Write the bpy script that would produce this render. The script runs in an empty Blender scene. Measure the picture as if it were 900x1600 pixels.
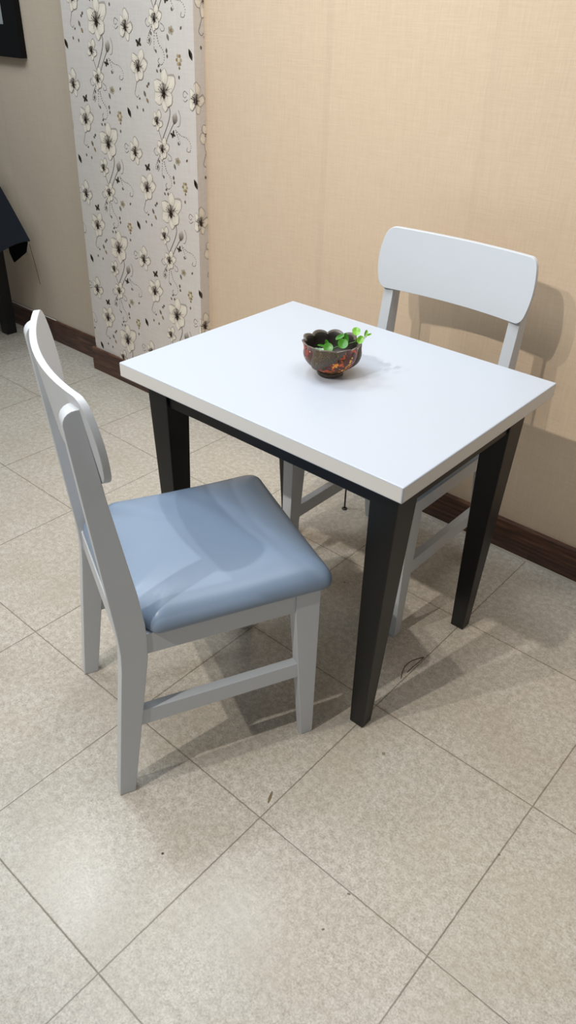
import bpy, bmesh, math, random
from mathutils import Vector, Matrix

random.seed(7)
S = bpy.context.scene
COL = S.collection
PI = math.pi

# ------------------------------------------------------------------ helpers
def lin(c):
    return c / 12.92 if c <= .04045 else ((c + .055) / 1.055) ** 2.4

def rgb(r, g, b):
    return (lin(r / 255), lin(g / 255), lin(b / 255), 1)

class NT:
    """small node-tree writer"""
    def __init__(self, name):
        self.m = bpy.data.materials.new(name)
        self.m.use_nodes = True
        self.t = self.m.node_tree
        self.b = self.t.nodes['Principled BSDF']
    def n(self, kind, **kw):
        nd = self.t.nodes.new(kind)
        for k, v in kw.items():
            if k in nd.inputs.keys() and not hasattr(nd, k):
                nd.inputs[k].default_value = v
            else:
                setattr(nd, k, v)
        return nd
    def l(self, a, b):
        self.t.links.new(a, b)
    def val(self, sock, v):
        if hasattr(v, 'is_linked'):
            self.l(v, sock)
        else:
            sock.default_value = v
    def math(self, op, a, b=None, c=None, clamp=False):
        nd = self.t.nodes.new('ShaderNodeMath'); nd.operation = op; nd.use_clamp = clamp
        self.val(nd.inputs[0], a)
        if b is not None: self.val(nd.inputs[1], b)
        if c is not None: self.val(nd.inputs[2], c)
        return nd.outputs[0]
    def mix(self, f, a, b, mode='MIX'):
        nd = self.t.nodes.new('ShaderNodeMix'); nd.data_type = 'RGBA'; nd.blend_type = mode
        self.val(nd.inputs['Factor'], f); self.val(nd.inputs[6], a); self.val(nd.inputs[7], b)
        return nd.outputs[2]
    def ramp(self, f, stops, interp='LINEAR'):
        nd = self.t.nodes.new('ShaderNodeValToRGB'); nd.color_ramp.interpolation = interp
        el = nd.color_ramp.elements
        while len(el) < len(stops): el.new(.5)
        for e, (p, c) in zip(el, stops):
            e.position = p; e.color = c
        self.l(f, nd.inputs[0])
        return nd.outputs[0]
    def pos(self, scale=(1, 1, 1), loc=(0, 0, 0), obj=False):
        if obj:
            src = self.t.nodes.new('ShaderNodeTexCoord').outputs['Object']
        else:
            src = self.t.nodes.new('ShaderNodeNewGeometry').outputs['Position']
        mp = self.t.nodes.new('ShaderNodeMapping')
        mp.inputs['Scale'].default_value = scale; mp.inputs['Location'].default_value = loc
        self.l(src, mp.inputs[0])
        return mp.outputs[0]
    def noise(self, vec, scale=5, detail=3, rough=.5, out='Fac'):
        nd = self.t.nodes.new('ShaderNodeTexNoise')
        nd.inputs['Scale'].default_value = scale; nd.inputs['Detail'].default_value = detail
        nd.inputs['Roughness'].default_value = rough
        self.l(vec, nd.inputs['Vector'])
        return nd.outputs[out]
    def bump(self, h, strength=.2, dist=.001):
        nd = self.t.nodes.new('ShaderNodeBump')
        nd.inputs['Strength'].default_value = strength; nd.inputs['Distance'].default_value = dist
        self.l(h, nd.inputs['Height']); self.l(nd.outputs[0], self.b.inputs['Normal'])
    def base(self, v): self.val(self.b.inputs['Base Color'], v)
    def rough(self, v): self.val(self.b.inputs['Roughness'], v)
    def spec(self, v): self.b.inputs['Specular IOR Level'].default_value = v

class MB:
    """mesh builder: collects pieces, links ONE mesh object"""
    def __init__(self): self.v = []; self.f = []; self.mi = []; self.vc = None
    def add(self, verts, faces, mi=0):
        o = len(self.v); self.v += [tuple(q) for q in verts]
        for fc in faces: self.f.append(tuple(i + o for i in fc)); self.mi.append(mi)
    def box(self, x0, x1, y0, y1, z0, z1, mi=0):
        self.hexa([(x0, y0), (x1, y0), (x1, y1), (x0, y1)], z0, [(x0, y0), (x1, y0), (x1, y1), (x0, y1)], z1, mi)
    def hexa(self, bot, z0, top, z1, mi=0):
        n = len(bot)
        vs = [(x, y, z0) for x, y in bot] + [(x, y, z1) for x, y in top]
        fs = [tuple(reversed(range(n))), tuple(range(n, 2 * n))] + [(i, (i + 1) % n, n + (i + 1) % n, n + i) for i in range(n)]
        self.add(vs, fs, mi)
    def prism_x(self, poly, x0, x1, mi=0):
        """poly in (y,z), extruded along x"""
        n = len(poly)
        vs = [(x0, y, z) for y, z in poly] + [(x1, y, z) for y, z in poly]
        fs = [tuple(range(n)), tuple(reversed(range(n, 2 * n)))] + [(i, n + i, n + (i + 1) % n, (i + 1) % n) for i in range(n)]
        self.add(vs, fs, mi)
    def tube(self, pts, r, seg=8, mi=0):
        pts = [Vector(q) for q in pts]; rings = []
        for i, q in enumerate(pts):
            d = (pts[min(i + 1, len(pts) - 1)] - pts[max(i - 1, 0)]).normalized()
            up = Vector((0, 0, 1)) if abs(d.z) < .9 else Vector((1, 0, 0))
            a = d.cross(up).normalized(); b = a.cross(d)
            rr = r(i / (len(pts) - 1)) if callable(r) else r
            rings.append([q + a * rr * math.cos(t) + b * rr * math.sin(t) for t in [2 * PI * k / seg for k in range(seg)]])
        self.loft(rings, mi)
    def loft(self, rings, mi=0, caps=True, close=True):
        n = len(rings[0]); vs = [q for r in rings for q in r]; fs = []
        for i in range(len(rings) - 1):
            for k in range(n if close else n - 1):
                k2 = (k + 1) % n
                fs.append((i * n + k, i * n + k2, (i + 1) * n + k2, (i + 1) * n + k))
        if caps:
            fs.append(tuple(reversed(range(n)))); fs.append(tuple(range((len(rings) - 1) * n, len(rings) * n)))
        self.add(vs, fs, mi)
    def build(self, name, mats, parent=None, bevel=0, smooth=None, seg=2, fix=True):
        me = bpy.data.meshes.new(name); me.from_pydata(self.v, [], self.f)
        me.polygons.foreach_set('material_index', self.mi)
        for m in (mats if isinstance(mats, (list, tuple)) else [mats]): me.materials.append(m)
        bm = bmesh.new(); bm.from_mesh(me)
        if fix:
            bmesh.ops.remove_doubles(bm, verts=bm.verts, dist=1e-6)
            bmesh.ops.recalc_face_normals(bm, faces=bm.faces)
        if bevel:
            ed = [e for e in bm.edges if len(e.link_faces) == 2 and e.calc_face_angle(0) > math.radians(40 if smooth else 25)]
            bmesh.ops.bevel(bm, geom=ed, offset=bevel, segments=seg, profile=.5, affect='EDGES', clamp_overlap=True)
        bm.to_mesh(me); bm.free()
        if smooth is not None:
            me.shade_smooth(); me.set_sharp_from_angle(angle=math.radians(smooth))
        elif bevel:
            me.shade_smooth(); me.set_sharp_from_angle(angle=math.radians(35))
        o = bpy.data.objects.new(name, me); COL.objects.link(o)
        if bevel:
            wn = o.modifiers.new('weighted_normals', 'WEIGHTED_NORMAL'); wn.weight = 100; wn.keep_sharp = True
        if parent is not None: o.parent = parent
        return o

def tag(o, label=None, cat=None, group=None, kind=None):
    if label: o['label'] = label
    if cat: o['category'] = cat
    if group: o['group'] = group
    if kind: o['kind'] = kind
    return o

def thing(name, label, cat, loc=(0, 0, 0), rz=0, group=None):
    o = bpy.data.objects.new(name, None); COL.objects.link(o)
    o.location = loc; o.rotation_euler = (0, 0, rz); o.empty_display_size = .1
    return tag(o, label, cat, group)

# ------------------------------------------------------------------ materials
def paint(name, col, rough=.4, var=.04, spec=.5):
    t = NT(name)
    n = t.noise(t.pos(obj=True), 14, 4)
    k = 1 - var
    dark = (col[0] * k, col[1] * k, col[2] * k, 1)
    t.base(t.mix(n, dark, col)); t.rough(rough); t.spec(spec)
    t.bump(t.noise(t.pos(obj=True), 160, 2), .05, .0008)
    return t.m

M_grey = paint('grey_satin_paint', rgb(200, 203, 206), .42)
M_white = paint('white_satin_lacquer', rgb(189, 195, 204), .33, .015)
M_edge = paint('warm_white_edge_lacquer', rgb(226, 223, 217), .4, .03)
M_black = paint('black_satin_lacquer', rgb(11, 10, 10), .42, .2, .4)
M_frame = paint('black_frame_wood', rgb(8, 8, 8), .6, .2, .2)
M_darkleg = paint('black_stained_wood', rgb(12, 12, 13), .5, .2)

def leather():
    t = NT('blue_grey_leatherette')
    p = t.pos(obj=True)
    n = t.noise(p, 9, 3)
    t.base(t.mix(n, rgb(125, 141, 161), rgb(134, 150, 170))); t.rough(.36); t.spec(.5)
    v = t.n('ShaderNodeTexVoronoi'); v.inputs['Scale'].default_value = 700; t.l(p, v.inputs['Vector'])
    h = t.math('ADD', t.math('MULTIPLY', v.outputs['Distance'], .25), t.math('MULTIPLY', t.noise(p, 22, 3), 1.6))
    t.bump(h, .12, .0015)
    return t.m
M_leather = leather()

TS = .42823
def floor_mat():
    t = NT('stone_look_floor_tile')
    g = t.t.nodes.new('ShaderNodeNewGeometry').outputs['Position']
    sx = t.n('ShaderNodeSeparateXYZ'); t.l(g, sx.inputs[0])
    X, Y = sx.outputs[0], sx.outputs[1]
    wob = t.math('MULTIPLY', t.math('SUBTRACT', t.noise(t.pos(), 40, 3), .5), .0022)
    def dist(c):
        q = t.math('DIVIDE', t.math('ADD', c, wob), TS)
        fr = t.math('FRACT', t.math('ADD', q, .5))
        return t.math('MULTIPLY', t.math('ABSOLUTE', t.math('SUBTRACT', fr, .5)), TS)
    d = t.math('MINIMUM', dist(X), dist(Y))
    grout = t.math('SUBTRACT', 1, t.math('SMOOTH_MIN', t.math('DIVIDE', d, .0024), 1, .3), clamp=True)
    # tile id tint
    ix = t.math('FLOOR', t.math('DIVIDE', X, TS)); iy = t.math('FLOOR', t.math('DIVIDE', Y, TS))
    cb = t.n('ShaderNodeCombineXYZ'); t.l(ix, cb.inputs[0]); t.l(iy, cb.inputs[1])
    wn = t.n('ShaderNodeTexWhiteNoise', noise_dimensions='2D'); t.l(cb.outputs[0], wn.inputs['Vector'])
    speck = t.noise(t.pos(), 230, 5, .72)
    speck2 = t.noise(t.pos(loc=(3, 1, 0)), 62, 5, .7)
    cloud = t.noise(t.pos(loc=(5, 9, 0)), 5.5, 4, .6)
    f = t.math('ADD', t.math('MULTIPLY', speck, .62), t.math('MULTIPLY', speck2, .38))
    c = t.ramp(f, [(.34, rgb(143, 133, 118)), (.47, rgb(182, 173, 159)), (.55, rgb(200, 192, 179)), (.68, rgb(221, 215, 204))])
    c = t.mix(t.math('MULTIPLY', t.math('SUBTRACT', cloud, .42, clamp=True), 1.3, clamp=True), c, rgb(171, 158, 137))
    c = t.mix(t.math('MULTIPLY', wn.outputs['Value'], .10), c, rgb(160, 150, 134))
    # small stains and specks with fixed places
    def spot(px, py, rad, ang=0, asp=1):
        ca, sa = math.cos(ang), math.sin(ang)
        dx = t.math('SUBTRACT', X, px); dy = t.math('SUBTRACT', Y, py)
        a = t.math('ADD', t.math('MULTIPLY', dx, ca), t.math('MULTIPLY', dy, sa))
        b = t.math('MULTIPLY', t.math('SUBTRACT', t.math('MULTIPLY', dy, ca), t.math('MULTIPLY', dx, sa)), asp)
        r = t.math('SQRT', t.math('ADD', t.math('MULTIPLY', a, a), t.math('MULTIPLY', b, b)))
        return t.math('LESS_THAN', r, rad)
    for (px, py, rad, ang, asp, col) in [(-.018, .052, .0165, -1.12, 5, rgb(122, 106, 82)), (-.092, -.197, .0028, 0, 1, rgb(60, 52, 46)),
                                         (.247, -.005, .0035, .5, 1.6, rgb(120, 108, 92)), (.253, -.093, .003, 1, 1.5, rgb(110, 96, 80)),
                                         (.429, .274, .003, 0, 1.4, rgb(110, 100, 84)), (.1, .32, .004, 0, 1, rgb(140, 128, 108)),
                                         (-.36, .76, .003, 0, 1, rgb(58, 50, 42))]:
        c = t.mix(spot(px, py, rad, ang, asp), c, col)
    gn = t.noise(t.pos(), 18, 3)
    gc = t.mix(gn, rgb(78, 67, 52), rgb(132, 119, 100))
    c = t.mix(t.math('MULTIPLY', grout, .95), c, gc)
    t.base(c)
    t.rough(t.math('ADD', .19, t.math('MULTIPLY', speck2, .16))); t.spec(.45)
    h = t.math('SUBTRACT', t.math('ADD', t.math('MULTIPLY', speck, .35), t.math('MULTIPLY', speck2, .35)), t.math('MULTIPLY', grout, 1.6))
    t.bump(h, .22, .0010)
    return t.m
M_floor = floor_mat()

def weave(name, c_lo, c_hi, seam_x=None, strips=.53):
    t = NT(name)
    g = t.t.nodes.new('ShaderNodeNewGeometry').outputs['Position']
    sx = t.n('ShaderNodeSeparateXYZ'); t.l(g, sx.inputs[0])
    X, Z = sx.outputs[0], sx.outputs[2]
    v = t.noise(t.pos((260, 30, 14)), 1, 3, .6)
    h = t.noise(t.pos((18, 30, 240)), 1, 3, .6)
    blot = t.noise(t.pos(), 2.2, 4, .6)
    wv = t.math('ADD', t.math('MULTIPLY', v, .55), t.math('MULTIPLY', h, .45))
    f = t.math('ADD', t.math('MULTIPLY', t.math('SUBTRACT', wv, .5), 1.1), .5, clamp=True)
    c = t.mix(f, c_lo, c_hi)
    c = t.mix(t.math('MULTIPLY', blot, .22), c, c_lo)
    if seam_x is not None:
        fr = t.math('FRACT', t.math('DIVIDE', t.math('SUBTRACT', X, seam_x), strips))
        line = t.math('GREATER_THAN', fr, .955)
        c = t.mix(t.math('MULTIPLY', line, .10), c, rgb(170, 150, 128))
        idx = t.math('FLOOR', t.math('DIVIDE', t.math('SUBTRACT', X, seam_x), strips))
        wn = t.n('ShaderNodeTexWhiteNoise', noise_dimensions='1D'); t.l(idx, wn.inputs['W'])
        c = t.mix(t.math('MULTIPLY', wn.outputs['Value'], .12), c, c_hi)
    sc = t.noise(t.pos((3, 1, 9), (2, 0, 4)), 4.0, 5, .72)
    mark = t.math('MULTIPLY', t.math('GREATER_THAN', sc, .735), .16)
    c = t.mix(mark, c, rgb(118, 98, 76))
    t.base(c); t.rough(.62); t.spec(.3)
    t.bump(wv, .45, .0016)
    return t.m
M_beige = weave('beige_woven_wallpaper', rgb(194, 169, 141), rgb(223, 201, 174), -.905)
M_beige_left = weave('greyer_beige_woven_wallpaper', rgb(190, 173, 151), rgb(214, 197, 175), -3.3)

def pilaster_paper():
    t = NT('pale_grey_floral_wallpaper')
    v = t.noise(t.pos((190, 90, 12)), 1, 3, .6); h = t.noise(t.pos((14, 30, 170)), 1, 3, .6)
    wv = t.math('ADD', t.math('MULTIPLY', v, .5), t.math('MULTIPLY', h, .5))
    blot = t.noise(t.pos(), 3, 4, .6)
    c = t.mix(wv, rgb(200, 190, 181), rgb(230, 221, 212))
    c = t.mix(t.math('MULTIPLY', blot, .25), c, rgb(196, 184, 170))
    t.base(c); t.rough(.55); t.spec(.3)
    t.bump(t.math('ADD', wv, t.math('MULTIPLY', t.noise(t.pos((9, 3, 1)), 1, 2), 1.5)), .3, .0016)
    return t.m
M_paper = pilaster_paper()

def print_mat():
    t = NT('wallpaper_print_inks')
    a = t.n('ShaderNodeVertexColor', layer_name='ink')
    t.base(a.outputs[0]); t.rough(.55); t.spec(.3)
    return t.m
M_print = print_mat()

def walnut():
    t = NT('walnut_plank_baseboard')
    g = t.t.nodes.new('ShaderNodeNewGeometry').outputs['Position']
    sx = t.n('ShaderNodeSeparateXYZ'); t.l(g, sx.inputs[0])
    X, Z = sx.outputs[0], sx.outputs[2]
    row = t.math('FLOOR', t.math('DIVIDE', Z, .0545))
    col = t.math('FLOOR', t.math('DIVIDE', t.math('ADD', X, t.math('MULTIPLY', row, .137)), .31))
    cb = t.n('ShaderNodeCombineXYZ'); t.l(col, cb.inputs[0]); t.l(row, cb.inputs[1])
    wn = t.n('ShaderNodeTexWhiteNoise', noise_dimensions='2D'); t.l(cb.outputs[0], wn.inputs['Vector'])
    gr = t.noise(t.pos((7, 7, 95)), 1, 5, .65)
    c = t.ramp(gr, [(.3, rgb(44, 27, 20)), (.5, rgb(84, 54, 40)), (.7, rgb(124, 86, 62))])
    c = t.mix(t.math('MULTIPLY', wn.outputs['Value'], .6), c, rgb(48, 28, 21))
    t.base(c); t.rough(.42)
    t.bump(gr, .12, .001)
    return t.m
M_walnut = walnut()

def navy():
    t = NT('dark_navy_cloth')
    n = t.noise(t.pos(obj=True), 260, 2)
    t.base(t.mix(n, rgb(17, 20, 26), rgb(26, 30, 38))); t.rough(.85); t.spec(.2)
    t.bump(n, .2, .0006)
    return t.m
M_navy = navy()

def simple(name, c, rough=.5, metal=0, spec=.5):
    t = NT(name)
    n = t.noise(t.pos(obj=True), 60, 3)
    t.base(t.mix(n, (c[0] * .8, c[1] * .8, c[2] * .8, 1), c)); t.rough(rough); t.b.inputs['Metallic'].default_value = metal; t.spec(spec)
    return t.m
M_lining = simple('black_lining', rgb(10, 10, 11), .9, 0, .1)
M_cable = simple('white_cable_plastic', rgb(215, 208, 196), .45)
M_pin = simple('dark_steel', rgb(74, 72, 68), .4, .7)
M_thread = simple('brown_thread', rgb(84, 68, 46), .9)
M_darkthread = simple('dark_thread', rgb(40, 34, 28), .9)
M_caulk = simple('pale_floor_grout_bead', rgb(176, 164, 146), .8)
M_photo = simple('pale_picture_paper', rgb(168, 172, 170), .3)
M_stem = simple('green_plastic_stem', rgb(70, 122, 48), .45)

def bowl_dark():
    t = NT('dark_crackled_bowl_glaze')
    p = t.pos(obj=True)
    v = t.n('ShaderNodeTexVoronoi', feature='DISTANCE_TO_EDGE'); v.inputs['Scale'].default_value = 260; t.l(p, v.inputs['Vector'])
    n = t.noise(p, 42, 4)
    c = t.mix(n, rgb(38, 32, 26), rgb(84, 74, 62))
    c = t.mix(t.math('LESS_THAN', v.outputs['Distance'], .06), c, rgb(112, 92, 62))
    t.base(c); t.rough(.42)
    t.bump(n, .2, .001)
    return t.m
def bowl_paint():
    t = NT('painted_flower_band_on_bowl')
    p = t.pos(obj=True)
    v = t.n('ShaderNodeTexVoronoi'); v.inputs['Scale'].default_value = 190; t.l(p, v.inputs['Vector'])
    big = t.n('ShaderNodeTexVoronoi'); big.inputs['Scale'].default_value = 62; t.l(p, big.inputs['Vector'])
    sp = t.n('ShaderNodeSeparateColor'); t.l(big.outputs['Color'], sp.inputs[0])
    bl = t.ramp(sp.outputs[0], [(0, rgb(96, 22, 16)), (.35, rgb(160, 42, 24)), (.62, rgb(214, 84, 22)), (.85, rgb(240, 150, 40))], 'CONSTANT')
    dab = t.math('LESS_THAN', v.outputs['Distance'], .58)
    inside = t.math('LESS_THAN', big.outputs['Distance'], .62)
    c = t.mix(t.math('MULTIPLY', dab, inside), t.mix(t.noise(p, 210, 2), rgb(40, 22, 14), rgb(108, 66, 28)), bl)
    heart = t.math('LESS_THAN', big.outputs['Distance'], .14)
    c = t.mix(heart, c, rgb(246, 196, 70))
    t.base(c); t.rough(.3)
    t.bump(v.outputs['Distance'], .15, .001)
    return t.m
M_bowl = bowl_dark(); M_bowlp = bowl_paint()
M_inner = simple('dark_bowl_inside', rgb(44, 39, 33), .5)
M_rim = simple('worn_grey_bowl_rim', rgb(98, 88, 78), .4)

def leafmat(name, a, b):
    t = NT(name)
    n = t.noise(t.pos(obj=True), 70, 3)
    t.base(t.mix(n, a, b)); t.rough(.38)
    t.b.inputs['Subsurface Weight'].default_value = .12
    t.b.inputs['Subsurface Radius'].default_value = (.003, .004, .001)
    return t.m
M_leaf = leafmat('bright_green_leaf', rgb(30, 92, 20), rgb(84, 156, 36))
M_leaf2 = leafmat('yellow_green_leaf', rgb(84, 150, 26), rgb(140, 192, 54))
M_leaf3 = leafmat('pale_mint_leaf', rgb(96, 140, 100), rgb(166, 190, 160))

# ------------------------------------------------------------------ setting
YR, YP, YL = 1.258, 1.214, 1.285        # faces of the right wall, the pilaster, the left wall
ZT = 3.4
def xl(z): return -2.190 + .0340 * z     # the pilaster's slightly leaning edges
def xr(z): return -1.466 + .0215 * z

f = MB(); f.box(-7, 2.6, -3.2, 1.32, -.04, 0); tag(f.build('floor', M_floor), kind='structure')

w = MB()
w.hexa([(xr(0) - .02, YR), (2.6, YR), (2.6, YR + .12), (xr(0) - .02, YR + .12)], 0, [(xr(ZT) - .02, YR), (2.6, YR), (2.6, YR + .12), (xr(ZT) - .02, YR + .12)], ZT)
tag(w.build('wall_right', M_beige), kind='structure')
w = MB()
w.hexa([(-7, YL), (xl(0) + .02, YL), (xl(0) + .02, YL + .1), (-7, YL + .1)], 0, [(-7, YL), (xl(ZT) + .02, YL), (xl(ZT) + .02, YL + .1), (-7, YL + .1)], ZT)
tag(w.build('wall_left', M_beige_left), kind='structure')

# --- pilaster with its printed flower wallpaper (one mesh: body + inks printed on it)
class Print:
    def __init__(self): self.v = []; self.f = []; self.c = []
    def poly(self, pts, cols, layer):
        """pts in (u,z) on the unrolled paper; clipped to the front face and to the return"""
        for side in (0, 1, 2):
            P = list(zip(pts, cols))
            if side == 0: P = clip(P, lambda q: xr(q[1]) - q[0]); P = clip(P, lambda q: q[0] - xl(q[1]))
            elif side == 1: P = clip(P, lambda q: q[0] - xr(q[1])); P = clip(P, lambda q: xr(q[1]) + (YR - YP) - q[0])
            else: continue
            P = clip(P, lambda q: q[1] - .1); P = clip(P, lambda q: ZT - q[1])
            if len(P) < 3: continue
            o = len(self.v); e = .00022 * (layer + 1)
            for (u, z), c in P:
                if side == 0: self.v.append((u, YP - e, z))
                else: self.v.append((xr(z) + e, YP + (u - xr(z)), z))
                self.c.append(c)
            self.f.append(tuple(range(o, o + len(P))))

def clip(P, fn):
    out = []; n = len(P)
    for i in range(n):
        (a, ca), (b, cb) = P[i], P[(i + 1) % n]; da, db = fn(a), fn(b)
        if da >= 0: out.append((a, ca))
        if (da >= 0) != (db >= 0):
            t = da / (da - db)
            out.append(((a[0] + (b[0] - a[0]) * t, a[1] + (b[1] - a[1]) * t), tuple(ca[k] + (cb[k] - ca[k]) * t for k in range(4))))
    return out

PR = Print()
INK = rgb(62, 51, 42); INK2 = rgb(104, 92, 82); SOFT = rgb(158, 146, 134); CREAM = rgb(238, 226, 207); CREAM2 = rgb(216, 203, 186); TAN = rgb(146, 124, 90); HEART = rgb(56, 42, 36)
def lerp(a, b, t): return tuple(a[k] + (b[k] - a[k]) * t for k in range(4))

def petal(c, ang, ln, wd, layer, grow=0, ink=None, bend=0, heart=.34):
    ca, sa = math.cos(ang), math.sin(ang); N = 7
    rows = []
    for i in range(N + 1):
        t = i / N
        wt = wd * (math.sin(PI * min(1, t * .93 + .05)) ** .8) * (.45 + .75 * t)
        off = bend * t * t * ln
        row = []
        for sgn in (-1, 0, 1):
            a = t * (ln + grow) - (grow * .3); b = sgn * (wt + grow) * (1 + .17 * math.sin(8 * t + 2 * sgn + ang * 3)) + off
            row.append((c[0] + a * ca - b * sa, c[1] + a * sa + b * ca))
        if ink is not None: cols = [ink] * 3
        else:
            k = max(0, min(1, (t - heart * .35) / heart))
            cc = lerp(HEART, CREAM, k)
            ed = lerp(lerp(HEART, CREAM2, min(1, k * 1.15)), CREAM, t * .5)
            cols = [ed, lerp(cc, CREAM2, .25 * (1 - t)), ed]
        rows.append((row, cols))
    for i in range(N):
        (r0, c0), (r1, c1) = rows[i], rows[i + 1]
        for k in (0, 1):
            PR.poly([r0[k], r0[k + 1], r1[k + 1], r1[k]], [c0[k], c0[k + 1], c1[k + 1], c1[k]], layer)

def ribbon(pts, w0, col, layer, w1=None):
    w1 = w0 if w1 is None else w1; n = len(pts)
    L = []
    for i, q in enumerate(pts):
        a = pts[max(i - 1, 0)]; b = pts[min(i + 1, n - 1)]
        dx, dz = b[0] - a[0], b[1] - a[1]; d = math.hypot(dx, dz) or 1
        wd = (w0 + (w1 - w0) * i / (n - 1)) / 2
        L.append(((q[0] - dz / d * wd, q[1] + dx / d * wd), (q[0] + dz / d * wd, q[1] - dx / d * wd)))
    for i in range(n - 1):
        PR.poly([L[i][0], L[i][1], L[i + 1][1], L[i + 1][0]], [col] * 4, layer)

def spline(P, n=8):
    out = []
    for i in range(len(P) - 1):
        p0 = P[max(i - 1, 0)]; p1 = P[i]; p2 = P[i + 1]; p3 = P[min(i + 2, len(P) - 1)]
        for k in range(n):
            t = k / n
            out.append(tuple(.5 * (2 * p1[j] + (p2[j] - p0[j]) * t + (2 * p0[j] - 5 * p1[j] + 4 * p2[j] - p3[j]) * t * t + (3 * p1[j] - p0[j] - 3 * p2[j] + p3[j]) * t ** 3) for j in (0, 1)))
    out.append(P[-1]); return out

def disc(c, r, col, layer, n=7, asp=1, ang=0):
    ca, sa = math.cos(ang), math.sin(ang)
    PR.poly([(c[0] + r * math.cos(t) * ca - r * asp * math.sin(t) * sa, c[1] + r * math.cos(t) * sa + r * asp * math.sin(t) * ca) for t in [2 * PI * k / n for k in range(n)]], [col] * n, layer)

def beads(P, r=.0024, step=.0068, col=INK2, tail=.9):
    pts = spline(P, 14); acc = 0; last = pts[0]; total = sum(math.dist(pts[i], pts[i + 1]) for i in range(len(pts) - 1)); run = 0
    disc(last, r, col, 1, 6)
    for q in pts[1:]:
        d = math.dist(last, q); acc += d; run += d; last = q
        if acc >= step and run < total * tail: acc = 0; disc(q, r * (1 - .5 * run / total), col, 1, 6)
    ribbon(pts[int(len(pts) * .6):], .0018, col, 0)

def lily(c, r, rot=0, n=6, narrow=1., heart=.30):
    for k in range(n):
        a = rot + 2 * PI * k / n + .16 * math.sin(k * 2.4 + rot)
        up = math.sin(a); ln = r * (1.0 + .15 * up + .15 * math.sin(k * 1.9 + rot * 2)); wd = r * (.41 + .10 * math.sin(k * 2.9 + rot)) * narrow * (.86 + .14 * abs(math.cos(a)))
        lay = 2 + 2 * (k % 3)
        if k % 2 == 0: petal((c[0] + r * .07, c[1] + r * .06), a + .1, ln, wd, 1, .001, rgb(176, 165, 154), .1)
        petal(c, a, ln, wd, lay, .0012, SOFT, .14 * (-1) ** k)
        petal(c, a, ln, wd, lay + 1, 0, None, .14 * (-1) ** k, heart)
        for d in (-.22, .2):
            ribbon([(c[0] + r * .22 * math.cos(a), c[1] + r * .22 * math.sin(a)), (c[0] + ln * .62 * math.cos(a + d), c[1] + ln * .62 * math.sin(a + d))], .0016, lerp(SOFT, CREAM2, .45), lay + 1, .0005)
        ribbon([(c[0], c[1]), (c[0] + ln * .48 * math.cos(a + .07), c[1] + ln * .48 * math.sin(a + .07))], r * .085, INK, lay + 2, .0006)
    h = (c[0] - r * .02, c[1] - r * .10)
    disc(h, r * .15, HEART, 8, 9, 1.5)
    for k in range(6):
        a = PI * .62 + (k - 2.5) * .30
        e = (h[0] + r * .46 * math.cos(a), h[1] + r * .55 * math.sin(a))
        ribbon([h, ((h[0] + e[0]) / 2 - .001, (h[1] + e[1]) / 2), e], .0018, HEART, 9, .001); disc(e, .0019, HEART, 10, 6)

def leaf(c, ln, wd, ang, col):
    ca, sa = math.cos(ang), math.sin(ang)
    pts = [(t * ln - ln / 2, math.sin(PI * t) * wd * s) for s, ts in ((1, [0, .25, .5, .75]), (-1, [1, .75, .5, .25])) for t in ts]
    PR.poly([(c[0] + a * ca - b * sa, c[1] + a * sa + b * ca) for a, b in pts], [col] * len(pts), 1)

def butterfly(c, s, rot=0):
    s *= .78
    for a, l in ((.75, 1), (2.4, .9), (-.6, .75), (3.7, .7)):
        leaf((c[0] + math.cos(a + rot) * s * .5 * l, c[1] + math.sin(a + rot) * s * .5 * l), s * l, s * .26, a + rot, INK)
    leaf(c, s * .9, s * .09, PI / 2 + .3 + rot, INK)

def bud(c, ang, ln):
    leaf(c, ln * 1.12, ln * .38, ang, SOFT)
    ca, sa = math.cos(ang), math.sin(ang); rows = []
    for i in range(6):
        t = i / 5; wd = ln * .33 * math.sin(PI * (.06 + .9 * t)) ** .8
        cc = lerp(INK, CREAM2, t); rows.append([((c[0] + (t - .5) * ln * ca - s * wd * sa, c[1] + (t - .5) * ln * sa + s * wd * ca), lerp(cc, INK2, .5 * (s < 0))) for s in (-1, 1)])
    for i in range(5):
        PR.poly([rows[i][0][0], rows[i][1][0], rows[i + 1][1][0], rows[i + 1][0][0]], [rows[i][0][1], rows[i][1][1], rows[i + 1][1][1], rows[i + 1][0][1]], 3)

def curl(P, w=.0018, col=INK2): ribbon(spline(P, 8), w, col, 1, w * .7)

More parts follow.
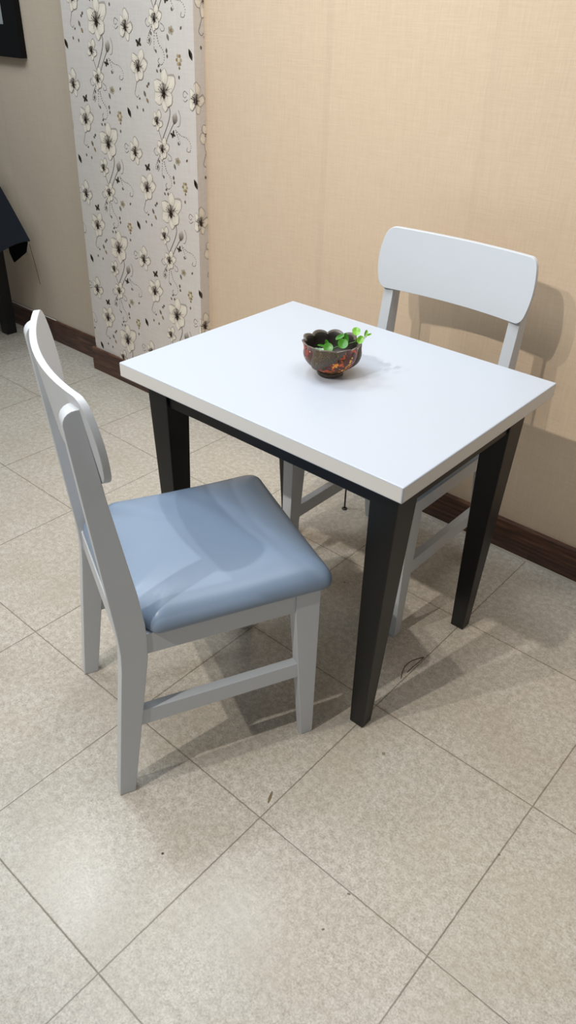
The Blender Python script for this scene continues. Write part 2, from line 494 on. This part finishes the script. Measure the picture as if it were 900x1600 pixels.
def cell(bx, bz):
    A = lambda *ps: [(bx + a, bz + b) for a, b in ps]
    one = lambda a, b: (bx + a, bz + b)
    # stems and buds
    ribbon(spline(A((.018, -.03), (.024, -.06), (.012, -.092), (-.012, -.13), (-.029, -.155))), .0034, INK2, 0)
    ribbon(spline(A((.044, -.088), (.026, -.11), (.004, -.14), (-.012, -.17))), .003, INK2, 0)
    ribbon(spline(A((-.046, -.1), (-.04, -.125), (-.029, -.15))), .0022, INK2, 0)
    bud(one(.048, -.075), 1.25, .036)
    curl(A((.068, -.048), (.077, -.07), (.07, -.095), (.058, -.1)))
    lily(one(0, 0), .060, .5)
    lily(one(-.046, -.093), .030, .9, 5)
    lily(one(-.026, -.182), .034, .2, 6)
    beads(A((-.045, -.205), (-.062, -.228), (-.072, -.247), (-.063, -.252), (-.056, -.243)), .0026)
    beads(A((-.031, -.213), (-.035, -.24), (-.038, -.268), (-.03, -.272)), .0024)
    beads(A((-.022, -.222), (-.012, -.252), (.008, -.272), (.01, -.298), (-.008, -.312), (-.022, -.302), (-.014, -.292)), .0024)
    curl(A((-.066, -.18), (-.075, -.192), (-.064, -.205), (-.052, -.2)))
    curl(A((.0, -.192), (.016, -.2), (.018, -.212), (.004, -.215), (-.002, -.207)))
    beads(A((.05, -.112), (.075, -.126), (.105, -.131), (.124, -.15), (.118, -.172), (.102, -.172), (.106, -.16)), .0023)
    beads(A((.052, -.118), (.06, -.134), (.069, -.152), (.062, -.157)), .0023)
    butterfly(one(.034, -.128), .022, .5)
    # the other blossoms of the repeat
    lily(one(.158, -.012), .041, 1.2, 5, .95)
    curl(A((.12, .004), (.104, .012), (.096, 0), (.104, -.008), (.112, -.002)))
    curl(A((.118, -.012), (.104, -.02), (.096, -.014)))
    leaf(one(.188, -.012), .016, .004, 2.2, INK2)
    lily(one(.212, -.128), .046, .1, 6)
    curl(A((.2, -.168), (.188, -.195), (.182, -.212), (.194, -.222), (.202, -.214)))
    butterfly(one(.222, -.057), .026, .2)
    leaf(one(.206, -.225), .01, .004, .4, INK2)
    # sprinkled leaves, small brown flowers, ornaments
    for k in range(5): disc(one(.051 + .009 * math.cos(k * 1.257), .182 + .008 * math.sin(k * 1.257)), .006, rgb(172, 160, 140), 0, 6)
    disc(one(.051, .182), .0055, TAN, 2, 7)
    leaf(one(.034, .162), .022, .0055, 1.9, rgb(120, 112, 102))
    for k in range(6): disc(one(.083 + .010 * math.cos(k * 1.047), .100 + .013 * math.sin(k * 1.047)), .0058, TAN if k % 2 else rgb(176, 156, 120), 0, 7)
    disc(one(.083, .1), .006, rgb(214, 200, 170), 2, 7); disc(one(.084, .077), .0045, TAN, 0, 6); ribbon(A((.083, .088), (.084, .072)), .0018, TAN, 0)
    leaf(one(.141, .118), .036, .0085, 2.0, INK); leaf(one(.137, .121), .03, .003, 2.0, SOFT)
    leaf(one(.024, .124), .016, .005, 1.5, INK2); leaf(one(.026, .108), .013, .0045, 1.5, INK2)
    leaf(one(-.104, -.012), .022, .006, 2.0, rgb(116, 104, 88)); leaf(one(-.092, -.032), .02, .0055, 2.1, TAN)
    leaf(one(-.08, .02), .014, .005, .7, INK2); leaf(one(-.088, .012), .012, .0045, -.4, INK2)
    for a, b, g in ((-.02, .078, .6), (-.03, .062, 2.2), (-.012, .064, 1.4), (-.151, -.058, 1.8), (-.119, -.064, 1.6), (.06, .24, 1.8), (.08, .05, 1.5), (-.03, .12, 2), (.1, .19, .8)):
        leaf(one(a, b), .013, .0042, g, INK2)
    curl(A((-.06, .135), (-.05, .15), (-.06, .165), (-.052, .18))); leaf(one(-.06, .15), .014, .005, 1.2, INK2); leaf(one(-.05, .17), .013, .0045, 1.9, INK2)

for i in range(-3, 4):
    for j in range(-3, 9):
        bx = -1.936 + .340 * i; bz = 1.393 - .393 * (j - 4) - (.196 if i % 2 else 0)
        if -2.6 < bx < -1.2 and -.2 < bz < 3.7: cell(bx, bz)

pm = MB()
pm.hexa([(xl(0), YP), (xr(0), YP), (xr(0), YL + .1), (xl(0), YL + .1)], 0, [(xl(ZT), YP), (xr(ZT), YP), (xr(ZT), YL + .1), (xl(ZT), YL + .1)], ZT)
nb = len(pm.v)
pm.add(PR.v, PR.f, 1)
po = pm.build('wall_centre', [M_paper, M_print], fix=False)
ca = po.data.color_attributes.new('ink', 'FLOAT_COLOR', 'POINT')
buf = [1.0] * (4 * nb) + [c for q in PR.c for c in q]
ca.data.foreach_set('color', buf)
tag(po, kind='structure')

# --- baseboards
BH = .112
def baseboard(name, x0, x1, y, ret=None, h=BH):
    m = MB()
    m.prism_x([(y - .013, 0), (y, 0), (y, h), (y - .010, h), (y - .013, h - .004)], x0, x1)
    if ret: m.box(ret[0] - .001, ret[0] + .012, ret[1], ret[2], 0, h)
    m.prism_x([(y - .019, 0), (y - .012, 0), (y - .012, .006)], x0, x1, 1)
    tag(m.build(name, [M_walnut, M_caulk]), kind='structure')
baseboard('baseboard_right', xr(0) + .012, 2.6, YR)
baseboard('baseboard_centre', xl(0) - .013, xr(0) + .012, YP, (xr(0), YP, YR))
baseboard('baseboard_left', -7, xl(0) - .002, YL)

# ------------------------------------------------------------------ dining table
TX, TY, TW, TD = -.7309, .2855, .8121, .6299
TOP, TT = .75, .036
tb = thing('dining_table', 'small rectangular dining table with a white top and four tapered black legs', 'table', (TX + TW / 2, TY + TD / 2, 0), .00177)
m = MB(); m.box(-TW / 2, TW / 2, -TD / 2, TD / 2, TOP - TT, TOP); m.mi = [1, 0, 1, 1, 1, 1]; tag(m.build('tabletop', [M_white, M_edge], tb, .003, seg=3), 'white tabletop with warm white edges')
OX, OY, WX, WY = .0345, .0500, .0695, .0755
BX, BY, VX, VY = .0640, .0591, .0393, .0370
for sx in (-1, 1):
    for sy in (-1, 1):
        m = MB()
        def sq(ix, iy, wx, wy):
            xs = sorted((sx * (TW / 2 - ix), sx * (TW / 2 - ix - wx))); ys = sorted((sy * (TD / 2 - iy), sy * (TD / 2 - iy - wy)))
            return [(xs[0], ys[0]), (xs[1], ys[0]), (xs[1], ys[1]), (xs[0], ys[1])]
        z1 = .64
        mixv = lambda a, b, t: a + (b - a) * t
        t = z1 / (TOP - TT)
        full = (OX, OY, WX, WY); bot = (BX, BY, VX, VY)
        m.hexa(sq(*bot), 0, sq(*full), TOP - TT)
        m.build('leg', M_black, tb, .003)
m = MB(); h0, h1 = TOP - TT - .067, TOP - TT
ax, ay = TW / 2 - OX - .008, TD / 2 - OY - .008
m.box(-ax + .05, ax - .05, -ay, -ay + .02, h0, h1); m.build('apron_rail', M_black, tb, .0015)
m = MB(); m.box(-ax + .05, ax - .05, ay - .02, ay, h0, h1); m.build('apron_rail', M_black, tb, .0015)
m = MB(); m.box(-ax, -ax + .02, -ay + .055, ay - .055, h0, h1); m.build('apron_rail', M_black, tb, .0015)
m = MB(); m.box(ax - .02, ax, -ay + .055, ay - .055, h0, h1); m.build('apron_rail', M_black, tb, .0015)

# ------------------------------------------------------------------ dining chair (local: +Y forward, +X sitter's right, origin under the rear feet line)
HW = .2125
def chair(label, loc, rz, group):
    c = thing('dining_chair', label, 'chair', loc, rz, group)
    rear = [(0, 0), (.040, .372), (.0425, .414), (.041, .46), (.037, .509), (.017, .748), (.0045, .90)] + [(.0265 - .0235 * math.cos(math.radians(a)), .9195 + .0235 * math.sin(math.radians(a))) for a in (0, 18, 36, 54, 72, 90)]
    front = [(.034, .943), (.055, .774), (.089, .55), (.0965, .475), (.0975, .44), (.0955, .39), (.074, .246), (.036, 0)]
    for s in (-1, 1):
        m = MB(); x0, x1 = sorted((s * HW, s * (HW - .032)))
        m.prism_x(rear + front, x0, x1); m.build('back_leg', M_grey, c, .0022)
    for s in (-1, 1):
        m = MB()
        xo, xi = s * HW, s * (HW - .036); xb = s * (HW - .026)
        def rect(y0, y1, xa, xc): 
            a, b = sorted((xa, xc)); return [(a, y0), (b, y0), (b, y1), (a, y1)]
        m.loft([[Vector((x, y, 0)) for x, y in rect(.441, .471, xo, xb)], [Vector((x, y, .39)) for x, y in rect(.4155, .472, xo, xi)], [Vector((x, y, .448)) for x, y in rect(.4155, .472, xo, xi)]])
        m.build('front_leg', M_grey, c, .0022)
    for s in (-1, 1):
        m = MB(); a, b = sorted((s * (HW - .004), s * (HW - .026))); m.box(a, b, .088, .42, .396, .448); m.build('side_rail', M_grey, c, .0015)
        m = MB(); a, b = sorted((s * (HW - .005), s * (HW - .027)))
        m.add([(x, y, z) for x in (a, b) for (y, z) in ((.062, .198), (.437, .198), (.428, .240), (.070, .240))], [(0, 1, 2, 3), (7, 6, 5, 4), (0, 4, 5, 1), (1, 5, 6, 2), (2, 6, 7, 3), (3, 7, 4, 0)])
        m.build('side_stretcher', M_grey, c, .0015)
    m = MB(); m.box(-HW + .034, HW - .034, .444, .466, .396, .448); m.build('front_rail', M_grey, c, .0015)
    m = MB(); m.box(-HW + .03, HW - .03, .048, .070, .396, .448); m.build('rear_rail', M_grey, c, .0015)
    # cushion: notched round the back legs, domed, soft rolled edge
    out = []
    def arc(cx, cy, r, a0, a1, n=6):
        for k in range(n + 1):
            a = math.radians(a0 + (a1 - a0) * k / n); out.append((cx + r * math.cos(a), cy + r * math.sin(a)))
    W, F0, F1, TI, T0 = .2215, .1035, .503, .176, .050
    arc(W - .022, F0 + .022, .022, -90, 0); arc(W - .026, F1 - .026, .026, 0, 90); arc(-W + .026, F1 - .026, .026, 90, 180); arc(-W + .022, F0 + .022, .022, 180, 270)
    arc(-TI + .012, T0 + .012, .012, 180, 270); arc(TI - .012, T0 + .012, .012, 270, 360)
    C0 = Vector((0, .285)); ray = []
    poly = out
    for k in range(200):
        a = 2 * PI * k / 200; d = Vector((math.cos(a), math.sin(a))); best = .1
        for i in range(len(poly)):
            p, q = Vector(poly[i]), Vector(poly[(i + 1) % len(poly)]); e = q - p; den = d.x * e.y - d.y * e.x
            if abs(den) < 1e-9: continue
            w_ = p - C0; t = (w_.x * e.y - w_.y * e.x) / den; u = (w_.x * d.y - w_.y * d.x) / den
            if t > 0 and -1e-6 <= u <= 1 + 1e-6: best = max(best, t)
        ray.append((d, best))
    prof = [(.040, .4485), (.010, .4485), (.003, .4505), (0, .456), (.0005, .4645), (.004, .4745), (.010, .4825), (.019, .4905), (.031, .497), (.048, .503), (.07, .508), (.10, .512), (.14, .515)]
    rings = []
    for ins, z in prof:
        rings.append([Vector((C0.x + d.x * max(R - ins, .02), C0.y + d.y * max(R - ins, .02), z)) for d, R in ray])
    rings.append([Vector((C0.x + d.x * .03, C0.y + d.y * .03, .5165)) for d, R in ray])
    m = MB(); m.loft(rings); m.build('seat_cushion', M_leather, c, smooth=80)
    # curved backrest board
    m = MB(); N = 48; Rw = 18; E, HH, ZC, TH = .2335, .0815, .8825, .013
    def bf(x): return .0375 - .029 * (1 - (x / .2) ** 2)
    def end(v):
        u = max(0, (abs(v) - .74) / .26)
        return E - .016 * v * v - .016 * (1 - math.sqrt(max(0, 1 - u * u)))
    cols = []
    for i in range(N + 1):
        cl = []
        for j in range(Rw + 1):
            v = math.sin(PI / 2 * (2 * j / Rw - 1)); x = (2 * i / N - 1) * end(v)
            z = ZC - .005 * (1 - (x / E) ** 2) + HH * v
            cl.append((x, bf(x) - .146 * HH * v, z))
        cols.append(cl)
    vs = [q for cl in cols for q in cl]; nB = len(vs)
    vs += [(x, y + TH, z) for x, y, z in vs]
    R1 = Rw + 1; fs = []
    for i in range(N):
        for j in range(Rw):
            a = i * R1 + j; fs.append((a, a + 1, a + R1 + 1, a + R1)); fs.append((nB + a, nB + a + R1, nB + a + R1 + 1, nB + a + 1))
        a = i * R1; fs.append((a, a + R1, nB + a + R1, nB + a)); a = i * R1 + Rw; fs.append((a, nB + a, nB + a + R1, a + R1))
    for i in (0, N):
        for j in range(Rw):
            a = i * R1 + j; fs.append((a, a + 1, nB + a + 1, nB + a))
    m.add(vs, fs); m.build('backrest', M_grey, c, .0022, smooth=42)
    return c

A1 = math.radians(65.2)
ef = Vector((math.cos(A1), math.sin(A1), 0)); es = Vector((math.sin(A1), -math.cos(A1), 0))
P0 = Vector((-.266, -.170, 0)) - es * HW
chair('grey wooden chair with blue grey seat, turned at an angle in front of the table', P0, A1 - PI / 2, 'grey dining chairs at the table')
chair('grey wooden chair behind the table with its curved backrest near the beige wall', (-.3215, 1.134, 0), PI, 'grey dining chairs at the table')

# ------------------------------------------------------------------ bowl and sprig
BXc, BYc = -.331, .588
bo = thing('bowl', 'dark scalloped bowl painted with orange and red flowers on the white tabletop', 'bowl', (BXc, BYc, TOP), 0)
NT_, profile = 240, [(.026, .0), (.0305, .0015), (.031, .009), (.0285, .0115), (.034, .0145), (.040, .0172), (.046, .021), (.0515, .0255), (.056, .030), (.0597, .0355), (.0625, .041), (.0642, .0465), (.0650, .052), (.0648, .057), (.0640, .062), (.0630, .0665), (.0622, .0705), (.0630, .0755)]
LP = 2 * PI / 3
def lobe(th, z):
    """0..1 across a dark lobe, 1..2 across the painted panel that follows it (three of each, swirled)"""
    t = max(0, min(1, (z - .012) / .058)); ph = math.degrees(th) + 52.5
    a = -40 - 16 * (1 - t); b = 30 - 84 * (1 - t) ** 1.15
    q = (ph - a) % 120; wd = b - a
    return q / wd if q < wd else 1 + (q - wd) / (120 - wd)
rings = []
for (r, z) in profile:
    ring = []
    for k in range(NT_):
        th = 2 * PI * k / NT_; kk = max(0, min(1, (z - .013) / .02)) * max(0, min(1, (.078 - z) / .012))
        lb = lobe(th, z); b = ((.0105 * math.sin(PI * min(.999, lb)) ** .5 if lb < 1 else .0045 * max(0, math.sin(PI * (lb - 1))) ** .6) - .0045) * kk
        sc = max(0, min(1, (z - .06) / .0155)); s2 = abs(math.sin(5 * th + .5)) ** .7
        ring.append(Vector(((r + b + .0068 * s2 * sc) * math.cos(th), (r + b + .0068 * s2 * sc) * math.sin(th), z + .0062 * s2 * sc)))
    rings.append(ring)
nrim = len(rings)
for (r, z, sc) in [(.0600, .0765, 1), (.0565, .0735, .8), (.0570, .066, .4), (.0575, .052, 0), (.054, .038, 0), (.044, .026, 0), (.028, .0185, 0), (.004, .017, 0)]:
    rings.append([Vector(((r + .0068 * sc * abs(math.sin(5 * th + .5)) ** .7) * math.cos(th), (r + .0068 * sc * abs(math.sin(5 * th + .5)) ** .7) * math.sin(th), z + .0062 * sc * abs(math.sin(5 * th + .5)) ** .7)) for th in [2 * PI * k / NT_ for k in range(NT_)]])
m = MB(); m.loft(rings)
q = 0
for i in range(len(rings) - 1):
    for k in range(NT_):
        z = (rings[i][k].z + rings[i + 1][k].z) / 2; th = 2 * PI * (k + .5) / NT_
        if i < nrim - 1 and z > .0135:
            m.mi[q] = 1 if lobe(th, z) > 1 else 0
        elif nrim - 1 <= i <= nrim: m.mi[q] = 2
        elif i > nrim: m.mi[q] = 3
        q += 1
m.build('bowl_body', [M_bowl, M_bowlp, M_rim, M_inner], bo, smooth=50)

# camera numbers solved from the floor tiles and table
CF = 1183.889
CO = Vector((.67501474, -.7246347, 1.4730354))
CR = Vector((.74908404, .66205635, .02354765)); CU = Vector((-.38604437, .4073521, .82766782)); CW = Vector((-.53837055, .62908319, -.56072408))

sp = thing('artificial_plant_sprig', 'small bright green leafy sprig lying in the bowl and over its rim', 'plant', (BXc, BYc, TOP + .045), 0)
stem = [Vector(q) for q in [(-.016, -.02, .001), (.0, -.012, .014), (.018, -.002, .0265), (.038, .006, .035), (.056, .012, .0445), (.074, .018, .053)]]
m = MB(); m.tube(stem, lambda t: .0013 - .0005 * t, 7); m.build('stem', M_stem, sp, smooth=60)
def leafobj(c, r, nrm, asp, mat, droop=.25, spin=0, attach=None):
    c = Vector(c); n = Vector(nrm).normalized(); u = (Vector((0, 0, 1)) - n * n.z); u = u.normalized() if u.length > .01 else Vector((1, 0, 0)); v = n.cross(u)
    u, v = u * math.cos(spin) + v * math.sin(spin), v * math.cos(spin) - u * math.sin(spin)
    rings = []; K = 18
    def pt(rr, t, side):
        a = rr * r * math.cos(t) ; b = rr * r * asp * math.sin(t)
        cup = r * (droop * rr * rr + .18 * abs(math.sin(t)) * rr)
        return c + u * a + v * b + n * (cup + side * .00035)
    for rr, s in ((.05, -1), (.5, -1), (.85, -1), (1, 0), (.85, 1), (.5, 1), (.05, 1)):
        rings.append([pt(rr, 2 * PI * k / K, s) for k in range(K)])
    m = MB(); m.loft(rings)
    if attach is not None:
        base = c - u * r * .92
        m.tube([Vector(attach), (Vector(attach) + base) / 2, base], .0006, 5)
    return m.build('leaf', mat, sp, smooth=60)
view = -CW
for (pos, r, tilt, asp, mat, spin, at) in [
    ((.016, -.034, .031), .0098, (.1, -.1, .35), .95, M_leaf, .4, 1), ((.0215, .004, .046), .0105, (-.5, .2, .3), .55, M_leaf, -.5, 2),
    ((.041, -.014, .042), .0100, (.1, .1, .3), .98, M_leaf, -.3, 2), ((.034, .006, .049), .0095, (.7, -.2, 0), .45, M_leaf, .15, 3),
    ((.0545, .016, .066), .0088, (-.2, .1, .2), .9, M_leaf2, .2, 4), ((.071, .010, .0535), .0080, (.2, -.1, .1), .8, M_leaf2, 2.7, 5),
    ((.0765, .020, .067), .0070, (.4, .3, 0), .5, M_leaf2, -.6, 5), ((.084, .024, .064), .0055, (.1, .3, .6), .4, M_leaf2, -1.3, 5),
    ((.002, -.022, .033), .0085, (.5, .2, .2), .5, M_leaf, .1, 1), ((-.014, -.020, .0225), .0080, (0, .1, 1), .35, M_leaf, 1.3, 0),
    ((-.020, -.028, .012), .0075, (.1, .1, .8), .7, M_leaf3, 1.0, 0), ((-.006, -.036, .017), .0070, (.2, -.2, .5), .8, M_leaf3, .2, 0), ((.006, -.040, .023), .0060, (-.2, .1, .4), .8, M_leaf3, .7, 1)]:
    leafobj(pos, r * 1.2, view + Vector(tilt), asp, mat, .22, spin, stem[at])

# ------------------------------------------------------------------ left edge of the room: draped table and picture
st = thing('side_table', 'black legged table against the wall at the left edge, mostly under dark navy cloth', 'table', (-3.30, .82, 0), 0)
m = MB(); m.box(-.46, .46, -.46, .42, .74, .77); m.build('tabletop', M_darkleg, st, .003)
for lx in (-.40, .402):
    for ly in (-.40, .36):
        m = MB(); m.hexa([(lx - .028, ly - .028), (lx + .028, ly - .028), (lx + .028, ly + .028), (lx - .028, ly + .028)], 0, [(lx - .034, ly - .034), (lx + .034, ly - .034), (lx + .034, ly + .034), (lx - .034, ly + .034)], .74)
        m.build('leg', M_darkleg, st, .003)
m = MB(); m.box(.392, .412, -.37, .33, .40, .44); m.build('stretcher', M_darkleg, st, .002)
m = MB(); m.box(-.37, .37, .35, .37, .40, .44); m.build('stretcher', M_darkleg, st, .002)

# the cloth: a sheet over the top whose right drop flares out
m = MB(); NY, NZ = 26, 22
def cl(i, j, t):
    y = .38 + (1.205 - .38) * i / NY
    s = j / NZ
    if s < .3:      # lying on the table
        x = -3.72 + (-2.835 + 3.72) * s / .3; z = .774; out = Vector((0, 0, 1))
    else:
        k = (s - .3) / .7
        top = Vector((-2.832, y, .774)); fold = .016 * math.sin(y * 21) * k
        x = -2.832 + (.232 + fold) * (k ** .92); z = .774 - (.272 - .012 * math.sin(y * 17)) * k; out = Vector((.75, 0, .66))
    return Vector((x, y, z)) + out * t
vs = []; fs = []
for t in (0, .004):
    for i in range(NY + 1):
        for j in range(NZ + 1): vs.append(cl(i, j, t))
n1 = (NY + 1) * (NZ + 1); R1 = NZ + 1
for i in range(NY):
    for j in range(NZ):
        a = i * R1 + j
        fs.append((a, a + 1, a + R1 + 1, a + R1)); fs.append((n1 + a, n1 + a + R1, n1 + a + R1 + 1, n1 + a + 1))
for i in range(NY):
    for j in (0, NZ):
        a = i * R1 + j; fs.append((a, a + R1, n1 + a + R1, n1 + a))
for j in range(NZ):
    for i in (0, NY):
        a = i * R1 + j; fs.append((a, a + 1, n1 + a + 1, n1 + a))
cloth = thing('tablecloth', 'dark navy cloth draped over the black legged table at the left edge', 'tablecloth', (0, 0, 0))
m.add(vs, fs); m.build('cloth_panel', M_navy, cloth, smooth=60)
m = MB()     # lining hanging in a point under the hem
m.add([(-2.78, 1.20, .530), (-2.615, 1.204, .507), (-2.640, 1.203, .455), (-2.690, 1.202, .425), (-2.752, 1.20, .388), (-2.775, 1.199, .43),
       (-2.78, 1.192, .530), (-2.615, 1.196, .507), (-2.640, 1.195, .455), (-2.690, 1.194, .425), (-2.752, 1.192, .388), (-2.775, 1.191, .43)],
      [(0, 1, 2, 3, 4, 5), (11, 10, 9, 8, 7, 6)] + [(k, (k + 1) % 6, 6 + (k + 1) % 6, 6 + k) for k in range(6)])
tag(m.build('lining', M_lining, cloth), 'black lining hanging in a point')
m = MB(); m.tube([(-2.604, 1.203, .500), (-2.592, 1.205, .44), (-2.583, 1.206, .39), (-2.571, 1.207, .318)], .0012, 5); m.build('loose_thread', M_darkthread, cloth)

pf = thing('picture_frame', 'black framed picture hanging on the wall in the upper left corner', 'picture', (-2.523, YL, 1.245), 0)
fw, fh, fb = .70, .56, .114
m = MB()
for (a, b, c_, d) in [((-fw, 0), (0, 0), (-fb, fb), (-fw + fb, fb)), ((0, 0), (0, fh), (-fb, fh - fb), (-fb, fb)), ((0, fh), (-fw, fh), (-fw + fb, fh - fb), (-fb, fh - fb)), ((-fw, fh), (-fw, 0), (-fw + fb, fb), (-fw + fb, fh - fb))]:
    q = [a, b, c_, d]
    m.add([(x, -.028, z) for x, z in q[:2]] + [(x, -.018, z) for x, z in q[2:]] + [(x, -.001, z) for x, z in q], [(0, 1, 2, 3), (7, 6, 5, 4), (0, 4, 5, 1), (1, 5, 6, 2), (2, 6, 7, 3), (3, 7, 4, 0)])
m.build('frame', M_frame, pf)
m = MB(); m.box(-fw + fb - .006, -fb + .006, -.012, -.002, fb - .006, fh - fb + .006); tag(m.build('picture_panel', M_photo, pf), 'pale picture')

# ------------------------------------------------------------------ small things
m = MB(); m.tube([(-3.3, YL - .006, BH + .003), (-3.06, YL - .0065, BH + .003), (-2.95, YL - .007, BH + .0045), (-2.86, YL - .0065, BH + .003), (-2.74, YL - .006, BH + .003), (-2.6, YL - .0065, BH + .003)], .0028, 8)
tag(m.build('cable', M_cable, smooth=60), 'thin white cable lying along the top of the left baseboard', 'cable')
m = MB(); z0 = .0006
pth = [(-.006, .547), (-.016, .568), (-.023, .59), (-.0235, .607), (-.02, .624), (-.012, .641), (-.004, .654)]
m.tube([(x, y, .0012) for x, y in pth], .0011, 6); m.tube([(-.004, .654, .0012), (-.004, .63, .0014), (-.0065, .6, .0012), (-.006, .575, .0012)], .0009, 6)
tag(m.build('thread', M_thread), 'loop of brown thread on the floor between the two right table legs', 'thread')
pn = thing('metal_pin', 'thin dark metal pin with a round foot standing on floor by the wall chair', 'pin', (-.609, 1.079, 0))
m = MB(); m.tube([(0, 0, .003), (0, 0, .16)], .0032, 10); m.build('rod', M_pin, pn, smooth=60)
m = MB(); m.tube([(0, 0, 0), (0, 0, .003), (0, 0, .0045)], lambda t: .0095 if t < .9 else .006, 16); m.build('foot', M_pin, pn, smooth=40)

# ------------------------------------------------------------------ light
W = bpy.data.worlds.new('room_light'); S.world = W; W.use_nodes = True
bg = W.node_tree.nodes['Background']; bg.inputs[0].default_value = (.90, .95, 1.0, 1); bg.inputs[1].default_value = .19

def spot(name, loc, aim, energy, size, blend, rad, col):
    d = bpy.data.lights.new(name, 'SPOT'); d.energy = energy; d.spot_size = math.radians(size); d.spot_blend = blend; d.shadow_soft_size = rad; d.color = col
    o = bpy.data.objects.new(name, d); COL.objects.link(o); o.location = loc
    o.rotation_euler = (Vector(aim) - Vector(loc)).to_track_quat('-Z', 'Y').to_euler(); return o
def area(name, loc, aim, energy, sx, sy, col):
    d = bpy.data.lights.new(name, 'AREA'); d.energy = energy; d.shape = 'RECTANGLE'; d.size = sx; d.size_y = sy; d.color = col
    o = bpy.data.objects.new(name, d); COL.objects.link(o); o.location = loc
    o.rotation_euler = (Vector(aim) - Vector(loc)).to_track_quat('-Z', 'Y').to_euler(); return o
spot('spotlight', (-.50, -2.0, 3.3), (-.05, .7, .7), 190, 62, .9, .03, (1, .96, .90))
spot('spotlight.001', (-1.12, -2.0, 3.3), (-.1, .7, .7), 130, 62, .9, .03, (1, .96, .90))
area('ceiling_panel_light', (-.7, -.2, 3.2), (-.7, -.2, 0), 32, 1.6, 1.2, (.82, .91, 1))
area('left_fill_light', (-2.5, -.1, 3.2), (-2.5, -.1, 0), 22, 1.2, 1.2, (.82, .92, 1))  # added fill, not a known fixture: brightens the pilaster, left wall and floor
area('right_fill_light', (.35, .75, 3.2), (.35, .75, 0), 17, 1.0, .8, (.92, .96, 1))  # invented fill lamp that lifts the right wall and the floor beside it
area('ceiling_downlight', (-1.58, .28, 2.6), (-1.58, .28, 0), 10, .22, .22, (.86, .94, 1))
area('ceiling_downlight.001', (-.90, .70, 2.6), (-.90, .70, 0), 8, .22, .22, (.86, .94, 1))

# ------------------------------------------------------------------ camera
cd = bpy.data.cameras.new('camera'); cam = bpy.data.objects.new('camera', cd); COL.objects.link(cam)
cd.sensor_fit = 'VERTICAL'; cd.sensor_height = 36; cd.lens = CF / 1600 * 36; cd.clip_start = .05
R = Matrix((CR, CU, -CW)).transposed().to_4x4(); R.translation = CO; cam.matrix_world = R
S.camera = cam
S.view_settings.view_transform = 'Standard'; S.view_settings.look = 'None'; S.view_settings.gamma = 1; S.view_settings.use_curve_mapping = False
S.view_settings.exposure = 0
